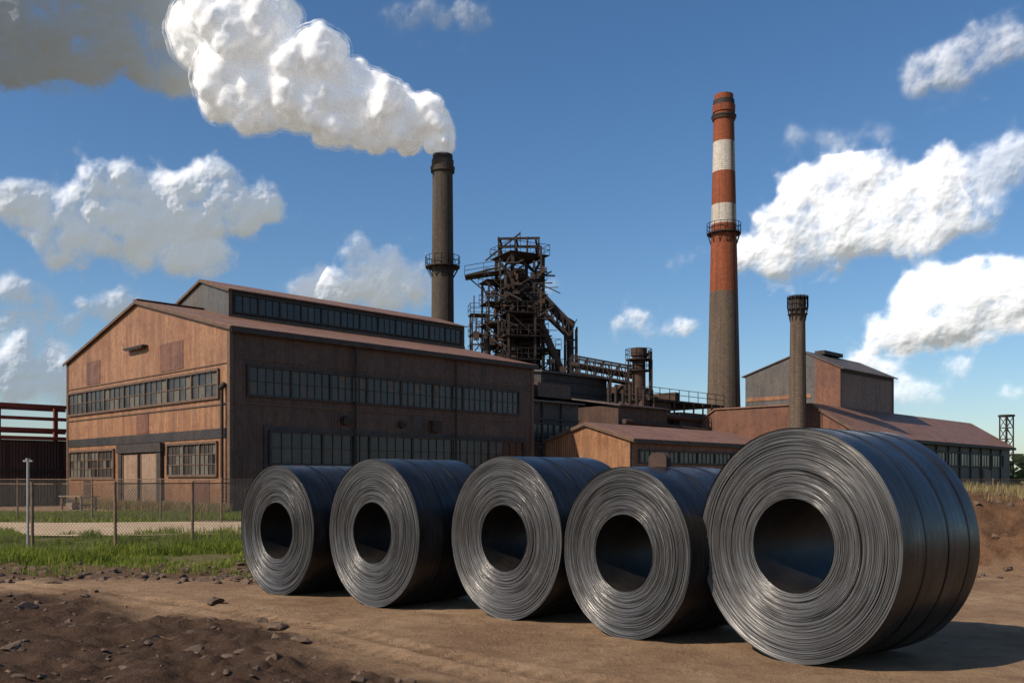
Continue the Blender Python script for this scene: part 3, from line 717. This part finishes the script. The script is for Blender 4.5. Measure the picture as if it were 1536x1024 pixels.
def rockmesh(name,items,mat):
    V=[];F=[];ic=bmesh.new(); bmesh.ops.create_icosphere(ic,subdivisions=2,radius=1); bv=np.array([v.co[:] for v in ic.verts]); bf_=[[v.index for v in f.verts] for f in ic.faces]; ic.free()
    for (x,y,s,fl) in items:
        k=bv.copy(); sd=np.random.uniform(0,100)
        n=vn(k[:,0]*1.7+sd,k[:,1]*1.7+k[:,2]*2.3,3); k=k*(.55+.8*n[:,None])
        for _ in range(5):
            d=np.random.normal(0,1,3); d/=np.linalg.norm(d); pr=k@d; lim=np.random.uniform(.35,.7); ex_=np.maximum(pr-lim,0); k-=ex_[:,None]*d
        k*=np.array([s*np.random.uniform(.8,1.5),s*np.random.uniform(.7,1.1),s*fl])
        a_=np.random.uniform(0,6.28); ca,sa=math.cos(a_),math.sin(a_); k=np.stack([k[:,0]*ca-k[:,1]*sa,k[:,0]*sa+k[:,1]*ca,k[:,2]],1)
        z=float(zheight(np.array([x]),np.array([y]))[0]); k+=np.array([x,y,z+s*fl*.15]); o=len(V); V+=k.tolist(); F+=[[i+o for i in f] for f in bf_]
    m_=bpy.data.meshes.new(name); m_.from_pydata(V,[],F); m_.materials.append(mat); ob=bpy.data.objects.new(name,m_); COL.objects.link(ob)
items=[]
for i in range(1300):
    y=random.uniform(6.8,15); x=random.uniform(-9.5,1.5)
    if float(rubble(np.array([x]),np.array([y]))[0])>.3: items.append((x,y,random.choice([.012,.018,.025,.035,.06])*random.uniform(.6,1.4),random.uniform(.4,.8)))
for x,y,s in ((-6.2,12.0,.19),(-5.2,11.0,.15),(-3.1,9.2,.14),(-2.7,10.6,.16),(-4.1,12.8,.16),(-5.9,9.9,.13),(-2.3,8.9,.11),(-3.9,10.1,.15),(-7.3,13.1,.17),(-4.9,9.2,.12),(-3.4,8.3,.1),(-6.9,11.2,.16)): items.append((x,y,s,.45))
for i in range(200): items.append((random.uniform(-9.5,-3.6),random.uniform(15.3,19.0),random.uniform(.03,.13),random.uniform(.4,.7)))
for i in range(200):
    items.append((random.uniform(-3,8),random.uniform(6.8,16),random.uniform(.006,.016),.6))
for i in range(140): 
    items.append((random.uniform(8,16),random.uniform(16.0,19.5),random.uniform(.03,.12),.6))
rockmesh('rubble_stones',items,M['rock'])

# ------------------------------------------------------------------ GRASS
def grass(name,xs,ys,hs,mat,w=.016):
    n=len(xs); zs=zheight(xs,ys)-.02
    a=np.random.uniform(0,2*np.pi,n); dx=np.cos(a)*w*.5; dy=np.sin(a)*w*.5
    la=np.random.uniform(0,2*np.pi,n); ln=hs*np.random.uniform(.05,.6,n); lx=np.cos(la)*ln; ly=np.sin(la)*ln
    p=np.zeros((n,5,3))
    p[:,0]=np.stack([xs-dx,ys-dy,zs],1); p[:,1]=np.stack([xs+dx,ys+dy,zs],1)
    p[:,2]=np.stack([xs+dx*.8+lx*.35,ys+dy*.8+ly*.35,zs+hs*.6],1); p[:,3]=np.stack([xs-dx*.8+lx*.35,ys-dy*.8+ly*.35,zs+hs*.6],1)
    p[:,4]=np.stack([xs+lx,ys+ly,zs+hs],1)
    V=p.reshape(-1,3); b0=np.arange(n)*5
    q4=np.stack([b0,b0+1,b0+2,b0+3],1); t3=np.stack([b0+3,b0+2,b0+4],1)
    me=bpy.data.meshes.new(name); me.vertices.add(len(V)); me.vertices.foreach_set('co',V.ravel())
    li=np.concatenate([q4.ravel(),t3.ravel()]); me.loops.add(len(li)); me.loops.foreach_set('vertex_index',li)
    me.polygons.add(2*n); me.polygons.foreach_set('loop_start',np.concatenate([np.arange(n)*4,4*n+np.arange(n)*3])); me.polygons.foreach_set('loop_total',np.concatenate([np.full(n,4),np.full(n,3)]))
    me.update(calc_edges=True); me.materials.append(mat); ob=bpy.data.objects.new(name,me); COL.objects.link(ob)
def gmat(name,c1,c2,c3):
    m,q,b=newmat(name); co=q.n('ShaderNodeTexCoord').outputs['Object']
    n=q.noise(co,.9,3,.6); n2=q.noise(co,25,1,.5)
    c=q.mix(q.mr(n,.35,.65),c1,c2); c=q.mix(q.mr(n2,.5,.7,0,.8),c,c3)
    d=q.n('ShaderNodeBsdfDiffuse',{'Color':c}); t=q.n('ShaderNodeBsdfTranslucent',{'Color':c}); mx=q.n('ShaderNodeMixShader',{0:.35,1:d.outputs[0],2:t.outputs[0]})
    q.nt.links.new(mx.outputs[0],q.nt.nodes['Material Output'].inputs[0]); return m
gm1=gmat('meadow_grass',(.12,.165,.025),(.22,.26,.04),(.30,.27,.08)); gm2=gmat('dry_grass',(.26,.20,.09),(.36,.27,.13),(.18,.15,.06))
n=150000; xs=np.random.uniform(-19,-4.6,n); ys=np.random.uniform(17.6,30,n)
cl_=fbm(xs*.9,ys*.9,4,21); k=(np.random.rand(n)<grassmask(xs,ys)*ss(cl_,.34,.58))
xs,ys,cl_=xs[k],ys[k],cl_[k]; grass('roadside_grass',xs,ys,(.06+.28*ss(cl_,.45,.75)**1.3)*np.random.uniform(.5,1.15,len(xs)),gm1,.02)
n=50000; xs=np.random.uniform(-36,-8,n); ys=np.random.uniform(37,48.5,n); k=np.random.rand(n)<grassmask(xs,ys)*ss(fbm(xs*.5,ys*.5,3,22),.3,.6)
xs,ys=xs[k],ys[k]; grass('yard_grass',xs,ys,np.random.uniform(.08,.26,len(xs)),gm1,.035)
n=30000; xs=np.random.uniform(7,26,n); ys=np.random.uniform(18.5,32,n); k=(mound_h(xs,ys)>1.0)&(np.random.rand(n)<ss(fbm(xs*.8,ys*.8,3,23),.35,.6))
xs,ys=xs[k],ys[k]; grass('dry_mound_grass',xs,ys,np.random.uniform(.08,.3,len(xs)),gm2,.016)
n=6000; xs=np.random.uniform(-27,-14,n); ys=47+(-14.2-xs)*.974-np.random.uniform(.2,2.2,n); xs=xs
grass('dry_weeds',xs,ys,np.random.uniform(.15,.7,n),gm2,.04)
n=2500; xs=np.random.uniform(-9,-4.2,n); ys=np.random.uniform(16.5,18.8,n); k=fbm(xs*1.5,ys*1.5,3,30)>.52
xs,ys=xs[k],ys[k]; grass('scrubby_tufts',xs,ys,np.random.uniform(.05,.2,len(xs)),gm1,.016)

# ------------------------------------------------------------------ FENCES
def fence(name,pts,h,sp=.09,wr=.0045,pr=.035,wire=True):
    e=empty(name,(0,0,0)); a=MB(); w=MB(); w.use('wire'); a.use('post')
    gz=lambda x,y: float(zheight(np.array([float(x)]),np.array([float(y)]))[0])
    for i,(x,y) in enumerate(pts):
        z=gz(x,y); a.cyl((x,y,z-.3),(x+random.uniform(-.02,.02),y,z+h+.05),pr,n=10)
    for i in range(len(pts)-1):
        p=Vector((*pts[i],gz(*pts[i]))); q_=Vector((*pts[i+1],gz(*pts[i+1]))); L=(q_-p).length
        a.beam(p+Vector((0,0,h)),q_+Vector((0,0,h)),.026)
        w.beam(p+Vector((0,0,.1)),q_+Vector((0,0,.1)),wr*1.6)
        if wire:
            hh=h-.05
            for j in range(-int(hh/sp),int(L/sp)+1):
                s0=j*sp
                for sg in (1,-1):
                    a0,z0,a1,z1=(s0,0,s0+hh,hh) if sg==1 else (s0+hh,0,s0,hh)
                    lo,hi=min(a0,a1),max(a0,a1)
                    c0=max(lo,0); c1=min(hi,L)
                    if c1-c0<.05: continue
                    f0=(c0-a0)/(a1-a0); f1=(c1-a0)/(a1-a0)
                    P0=p.lerp(q_,c0/L)+Vector((0,0,.05+z0+(z1-z0)*f0)); P1=p.lerp(q_,c1/L)+Vector((0,0,.05+z0+(z1-z0)*f1))
                    w.beam(P0,P1,wr)
    a.make('posts_and_rail',e); w.make('chain_link_mesh',e,False)
fence('chain_link_fence',[(-19.5,22.2),(-16.2,22.0),(-13.6,21.8),(-11.1,21.6),(-9.05,21.3),(-8.15,23.8),(-6.6,25.6),(-4.6,27.6)],1.62)
fence('chain_link_fence',[(-30,43.5),(-26,42.5),(-22,41.5),(-18,40),(-14.5,38.5),(-11.4,36.6),(-9.2,40),(-7,44)],1.75,.14,.007,.04)
fence('chain_link_fence',[(20+i*3.0,48+i*1.2) for i in range(9)],1.75,.16,.008,.045)
lp=empty('pipe_pole',(-11.0,21.2,0)); a=MB(); a.use('galv'); a.cyl((0,0,-.2),(0,0,2.15),.03,n=14); a.cyl((0,0,2.15),(0,0,2.2),.05,n=14); a.box((-.10,-.03,2.12),(.10,.03,2.16)); a.cyl((0,0,0),(0,0,.06),.07,n=14); a.make('pole',lp)
tb=empty('timber_work_table',(-23.0,49.5,0),R(-40)); a=MB(); a.use('wood')
for i in range(5): a.box((-1.3,-.5+i*.21,.82),(1.3,-.32+i*.21,.88))
for x in (-1.15,1.05):
    for y in (-.42,.34): a.box((x,y,0),(x+.1,y+.1,.81))
    a.box((x+.02,-.45,.35),(x+.08,.45,.45))
a.box((-1.1,-.42,.1),(1.1,.42,.14)); a.box((-.8,-.3,.15),(-.1,.3,.5))
a.make('table',tb)

def belt():
    V=[];F=[]
    rs=np.random.RandomState(4)
    for i in range(1500):
        x=rs.uniform(-420,420); y=300+rs.uniform(-12,30); h=rs.uniform(3.0,9)*(.6+.8*float(vn(np.array([x*.03]),np.array([0.]),3)[0])); z=rs.uniform(.2,1)*h
        for k in range(7):
            c=np.array([x+rs.normal(0,2.2),y+rs.normal(0,2),max(.4,z+rs.normal(0,1.2))]); d1=rs.normal(0,1,3); d2=rs.normal(0,1,3); s=rs.uniform(.8,2.2)
            d1*=s/np.linalg.norm(d1); d2*=s/np.linalg.norm(d2); o=len(V); V+=[(c-d1-d2*.3).tolist(),(c+d1*.6-d2).tolist(),(c+d1+d2*.5).tolist(),(c-d1*.4+d2).tolist()]; F.append((o,o+1,o+2,o+3))
    me=bpy.data.meshes.new('distant_tree_belt'); me.from_pydata(V,[],F); me.materials.append(gmat('far_foliage',(.035,.055,.03),(.06,.08,.04),(.05,.06,.035))); ob=bpy.data.objects.new('distant_tree_belt',me); COL.objects.link(ob)
belt()

# ------------------------------------------------------------------ SMOKE PLUME
path=[(-7.05,35.0,.8),(-6.95,35.8,1.15),(-7.3,36.8,1.7),(-8.3,37.7,2.3),(-10.2,38.2,3.0),(-12.6,38.8,3.4),(-15.1,39.3,3.9),(-18.2,40.6,4.5),(-21.3,41.7,5.1),(-24.4,42.6,5.6),(-27.0,44.4,5.8),(-28.8,48.5,6.0),(-30,53.5,6.0),(-32,59,6)]
rs=np.random.RandomState(12)
balls=[]
for i in range(len(path)-1):
    a0=np.array(path[i]); a1=np.array(path[i+1])
    for t_ in (0,.5):
        p=a0+(a1-a0)*t_; c=np.array([p[0],95+rs.normal(0,.1*p[2]),p[1]]); r=p[2]
        balls.append((c,r*.72))
        for k in range(9):
            d=rs.normal(0,1,3); d/=np.linalg.norm(d); r2=r*rs.choice([.28,.36,.45,.58]); c2=c+d*(r*rs.uniform(.45,.78)); balls.append((c2,r2))
            if r>1.3:
                for k2 in range(4):
                    d2=rs.normal(0,1,3)+d*1.0; d2/=np.linalg.norm(d2); balls.append((c2+d2*r2*.75,r2*rs.uniform(.3,.55)))
ic=bmesh.new(); bmesh.ops.create_icosphere(ic,subdivisions=2,radius=1); bv=np.array([v.co[:] for v in ic.verts]); bff=np.array([[v.index for v in f.verts] for f in ic.faces]); ic.free()
def nosample(m):
    try: m.cycles.emission_sampling='NONE'
    except Exception: pass
def smokemat(name,alpha_lo,alpha_hi,sc):
    m,q,b=newmat(name); co=q.n('ShaderNodeTexCoord').outputs['Object']; nosample(m)
    d=q.n('ShaderNodeBsdfDiffuse',{'Color':(.93,.925,.92,1)}); t=q.n('ShaderNodeBsdfTranslucent',{'Color':(.95,.945,.94,1)})
    mx=q.n('ShaderNodeMixShader',{0:.12 if alpha_hi is None else .5,1:d.outputs[0],2:t.outputs[0]})
    # added glow brightens the shaded side, standing in for light scattered inside
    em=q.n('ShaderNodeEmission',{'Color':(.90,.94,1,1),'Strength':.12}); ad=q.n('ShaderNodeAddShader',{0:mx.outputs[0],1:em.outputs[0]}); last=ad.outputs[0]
    if alpha_hi is not None:
        n=q.noise(co,sc,5,.62); al=q.mr(n,.34,.68,alpha_lo,alpha_hi,True)
        tr_=q.n('ShaderNodeBsdfTransparent'); m2=q.n('ShaderNodeMixShader',{0:al,1:tr_.outputs[0],2:last}); last=m2.outputs[0]
    q.nt.links.new(last,q.nt.nodes['Material Output'].inputs[0]); return m
pl=empty('smoke_plume',(0,0,0))
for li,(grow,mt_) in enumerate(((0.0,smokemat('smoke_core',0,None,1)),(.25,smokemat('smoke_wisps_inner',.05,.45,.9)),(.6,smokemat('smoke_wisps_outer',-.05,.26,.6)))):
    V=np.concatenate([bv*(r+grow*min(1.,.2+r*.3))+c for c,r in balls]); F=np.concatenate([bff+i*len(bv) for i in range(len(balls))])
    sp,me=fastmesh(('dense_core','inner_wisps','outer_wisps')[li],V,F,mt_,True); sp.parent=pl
    rm=sp.modifiers.new('r','REMESH'); rm.mode='VOXEL'; rm.voxel_size=.22; rm.use_smooth_shade=True
    sp.modifiers.new('s','SMOOTH').iterations=7
    for sc,st in ((2.4,.8),(1.0,.24)):
        tx=bpy.data.textures.new('c','CLOUDS'); tx.noise_scale=sc; tx.noise_depth=2
        dm=sp.modifiers.new('d','DISPLACE'); dm.texture=tx; dm.strength=st; dm.mid_level=.5; dm.texture_coords='LOCAL'

# ------------------------------------------------------------------ CUMULUS CLOUDS (sun-lit relief far away)
SUN_EL=R(40); SX,SY=-.86,-.51
CL=[(-525,291,42,26,1,.95),(-466,268,57,32,1,.95),(-406,286,60,42,1,.95),(-341,296,62,36,1,.95),(-291,293,44,24,1,.95),(-384,250,80,26,1,.95),(-318,240,26,12,.9,.95),
(-191,207,42,24,1,.95),(-141,216,44,32,1,.95),(-112,196,28,16,1,.95),
(-427,184,38,16,.85,.9),(-395,190,20,10,.7,.9),(-527,200,36,22,.85,.9),(-527,169,34,11,.8,.9),(-477,157,24,9,.7,.9),(-520,118,80,32,.85,.88),(-530,92,90,20,.8,.85),
(126,170,24,13,.8,.9),(180,166,25,10,.8,.9),(180,237,20,9,.5,.9),(48,207,15,10,.6,.9),
(275,242,40,24,1,.95),(325,272,52,42,1,.95),(370,312,52,38,1,.95),(401,275,60,36,1,.95),(459,318,30,46,1,.95),(430,290,40,30,1,.95),(494,298,36,24,.75,.9),(535,340,50,22,.55,.9),
(412,164,36,20,1,.93),(473,195,58,38,1,.95),(525,200,46,32,1,.95),(480,161,86,16,.95,.88),
(380,124,36,14,.8,.9),(410,118,26,12,.7,.88),(480,122,18,10,.7,.9),(530,101,16,7,.7,.9),(430,96,46,12,.5,.9),
(473,446,62,24,.65,.85),(510,465,55,22,.6,.85),(440,430,26,16,.5,.85),(-106,493,38,15,.4,.85),(-38,502,26,15,.5,.85),(330,371,48,10,.3,.85),(390,375,24,8,.25,.85),
(-530,480,90,60,1,.40),(-470,500,90,66,1,.42),(-400,490,80,62,1,.5),(-345,470,52,50,1,.85),(-335,430,34,24,.8,.9),(-480,418,40,12,.35,.7)]
da=.00112; av=np.arange(-.60,.60,da); ev=np.arange(.012,.60,da); AA,EE=np.meshgrid(av,ev)
wn1=fbmr(AA*20+31,EE*20+5,6,41)-.5; wn2=fbmr(AA*20+77,EE*20+9,6,51)-.5
Aw=AA+wn1*.034; Ew=EE+wn2*.030
H=np.zeros_like(AA); OP=np.zeros_like(AA); AL=np.full_like(AA,.95)
rs=np.random.RandomState(5)
def puff(a,e,rx,ry,hz,op,al,base=0.0):
    i0=max(0,int((a-rx*1.3-.02-av[0])/da)); i1=min(len(av),int((a+rx*1.3+.02-av[0])/da)+1)
    j0=max(0,int((e-ry*1.3-.02-ev[0])/da)); j1=min(len(ev),int((e+ry*1.3+.02-ev[0])/da)+1)
    if i1<=i0 or j1<=j0: return
    d=((Aw[j0:j1,i0:i1]-a)/rx)**2+((Ew[j0:j1,i0:i1]-e)/ry)**2
    h=np.where(d<1,base+hz*np.sqrt(np.maximum(1-d,0)),0)
    S=H[j0:j1,i0:i1]; msk=h>S; S[msk]=h[msk]; OP[j0:j1,i0:i1][msk]=op; AL[j0:j1,i0:i1][msk]=al
for (u_,v_,ru,rv,op,al) in CL:
    A=math.atan(u_/1000); ca=math.cos(A); EL=math.atan(v_/1000*ca); ra=ru/1000*ca*ca*1.12; re=rv/1000*ca*math.cos(EL)**2*1.12
    puff(A,EL,ra*.92,re*.92,re*.8,op,al)
    n=int(8+ra/re*5)
    for k in range(n):
        th_=rs.uniform(0,2*math.pi); rho=rs.uniform(.2,.85)
        pa=A+ra*rho*math.cos(th_); pe=EL+re*rho*math.sin(th_); r=min(ra,re)*rs.uniform(.30,.62)
        if pe-r<EL-re*.92: pe=EL-re*.92+r
        bs=re*.6*math.sqrt(max(0,1-rho*rho)); puff(pa,pe,r*rs.uniform(1,1.3),r,r*.8,op,al,bs*.8)
        for k2 in range(7):
            t2=rs.uniform(0,2*math.pi); q2=rs.uniform(.3,.9); r2=r*rs.uniform(.25,.45)
            puff(pa+r*q2*math.cos(t2),pe+r*q2*math.sin(t2),r2,r2,r2*.7,op,al,bs*.8+r*.75*math.sqrt(1-q2*q2))
fn=fbmr(AA*55+5,EE*55+3,7,61,.56)-.5
def blur(Z,k,it=2):
    for _ in range(it):
        c1=np.cumsum(np.pad(Z,((k+1,k),(0,0)),'edge'),0); Z=(c1[2*k+1:]-c1[:-2*k-1])/(2*k+1)
        c1=np.cumsum(np.pad(Z,((0,0),(k+1,k)),'edge'),1); Z=(c1[:,2*k+1:]-c1[:,:-2*k-1])/(2*k+1)
    return Z
Hs=blur(H,3,2)*.28+blur(H,7,2)*.36+blur(H,16,2)*.36
pres=(H>0).astype(float)
cov=blur(pres,3,2)*.4+blur(pres,9,2)*.6
k5=np.maximum(blur(pres,7,2),1e-3); OPs=blur(np.where(H>0,OP,0),7,2)/k5
k12=np.maximum(blur(pres,26,2),1e-3); ALs=blur(np.where(H>0,AL,0),26,2)/k12
alpha=ss(cov+fn*1.35,.20,1.05)
alpha*=np.where(OPs>.88,1,OPs*(.35+.65*ss(fn*1.6+cov,.35,1.2)))
alpha*=ss(.598-np.abs(AA),0,.04)
Hs=Hs*.52+(fn*.0042)*np.clip(cov,0,1)
Rr=2600.; rad=Rr*(1-Hs)
V=np.stack([(rad*np.sin(AA)*np.cos(EE)).ravel(),(rad*np.cos(AA)*np.cos(EE)).ravel(),(rad*np.sin(EE)).ravel()],1)
nr,nc=AA.shape; idx=np.arange(nr*nc).reshape(nr,nc)
F=np.stack([idx[:-1,:-1].ravel(),idx[:-1,1:].ravel(),idx[1:,1:].ravel(),idx[1:,:-1].ravel()],1)
af=alpha.ravel(); keep=af[F].max(1)>.004; F=F[keep]
used=np.unique(F); remap=np.full(nr*nc,-1); remap[used]=np.arange(len(used)); F=remap[F]; V=V[used]
m,q,b=newmat('cumulus_vapour'); nosample(m)
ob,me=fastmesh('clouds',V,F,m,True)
at=me.color_attributes.new('vap','FLOAT_COLOR','POINT')
c=np.stack([ALs.ravel()[used],af[used],np.zeros(len(used)),np.ones(len(used))],1); at.data.foreach_set('color',c.ravel().astype(np.float32))
vc=q.n('ShaderNodeVertexColor',layer_name='vap').outputs['Color']; sc_=q.n('ShaderNodeSeparateColor',{0:vc})
colr=q.n('ShaderNodeCombineColor',{0:sc_.outputs[0],1:q.m('MULTIPLY',sc_.outputs[0],1.01),2:q.m('MULTIPLY',sc_.outputs[0],1.05)}).outputs[0]
d=q.n('ShaderNodeBsdfDiffuse',{'Color':colr}); tr_=q.n('ShaderNodeBsdfTransparent')
em=q.n('ShaderNodeEmission',{'Color':(.78,.88,1,1),'Strength':q.mr(sc_.outputs[0],.4,.95,.07,.20)}); ad=q.n('ShaderNodeAddShader',{0:d.outputs[0],1:em.outputs[0]})  # added glow lifts the clouds' shaded sides, stronger where the cloud is paler
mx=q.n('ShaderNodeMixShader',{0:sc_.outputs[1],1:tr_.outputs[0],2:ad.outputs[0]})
q.nt.links.new(mx.outputs[0],q.nt.nodes['Material Output'].inputs[0])

# ------------------------------------------------------------------ WORLD
w=bpy.data.worlds.new('World'); scene.world=w; w.use_nodes=True; nt=w.node_tree; nt.nodes.clear(); q=NT(nt)
sky=q.n('ShaderNodeTexSky'); sky.sky_type='NISHITA'; sky.sun_disc=False; sky.sun_elevation=SUN_EL; sky.sun_rotation=math.atan2(SX,SY); sky.altitude=100; sky.air_density=1.0; sky.dust_density=.7; sky.ozone_density=3.5
hs=q.n('ShaderNodeHueSaturation',{'Saturation':1.17,'Value':1.0,'Color':sky.outputs[0]})
bg1=q.n('ShaderNodeBackground',{'Color':hs.outputs[0],'Strength':.116}); out=q.n('ShaderNodeOutputWorld'); nt.links.new(bg1.outputs[0],out.inputs[0])

su=bpy.data.lights.new('sun','SUN'); su.energy=5.0; su.angle=R(.5); su.color=(1,.90,.77); so=bpy.data.objects.new('sun',su); COL.objects.link(so)
hl=math.hypot(SX,SY); dvec=Vector((SX/hl*math.cos(SUN_EL),SY/hl*math.cos(SUN_EL),math.sin(SUN_EL)))
so.rotation_euler=dvec.to_track_quat('Z','Y').to_euler(); so.location=dvec*50

cam=bpy.data.cameras.new('camera'); cam.lens=32.8; cam.sensor_width=36; cam.shift_y=.1354; cam.clip_end=8000; cam.clip_start=.1
co_=bpy.data.objects.new('camera',cam); COL.objects.link(co_); co_.location=(0,0,1.7); co_.rotation_euler=(R(90),0,0); scene.camera=co_
scene.view_settings.view_transform='Standard'; scene.view_settings.look='None'; scene.view_settings.exposure=0
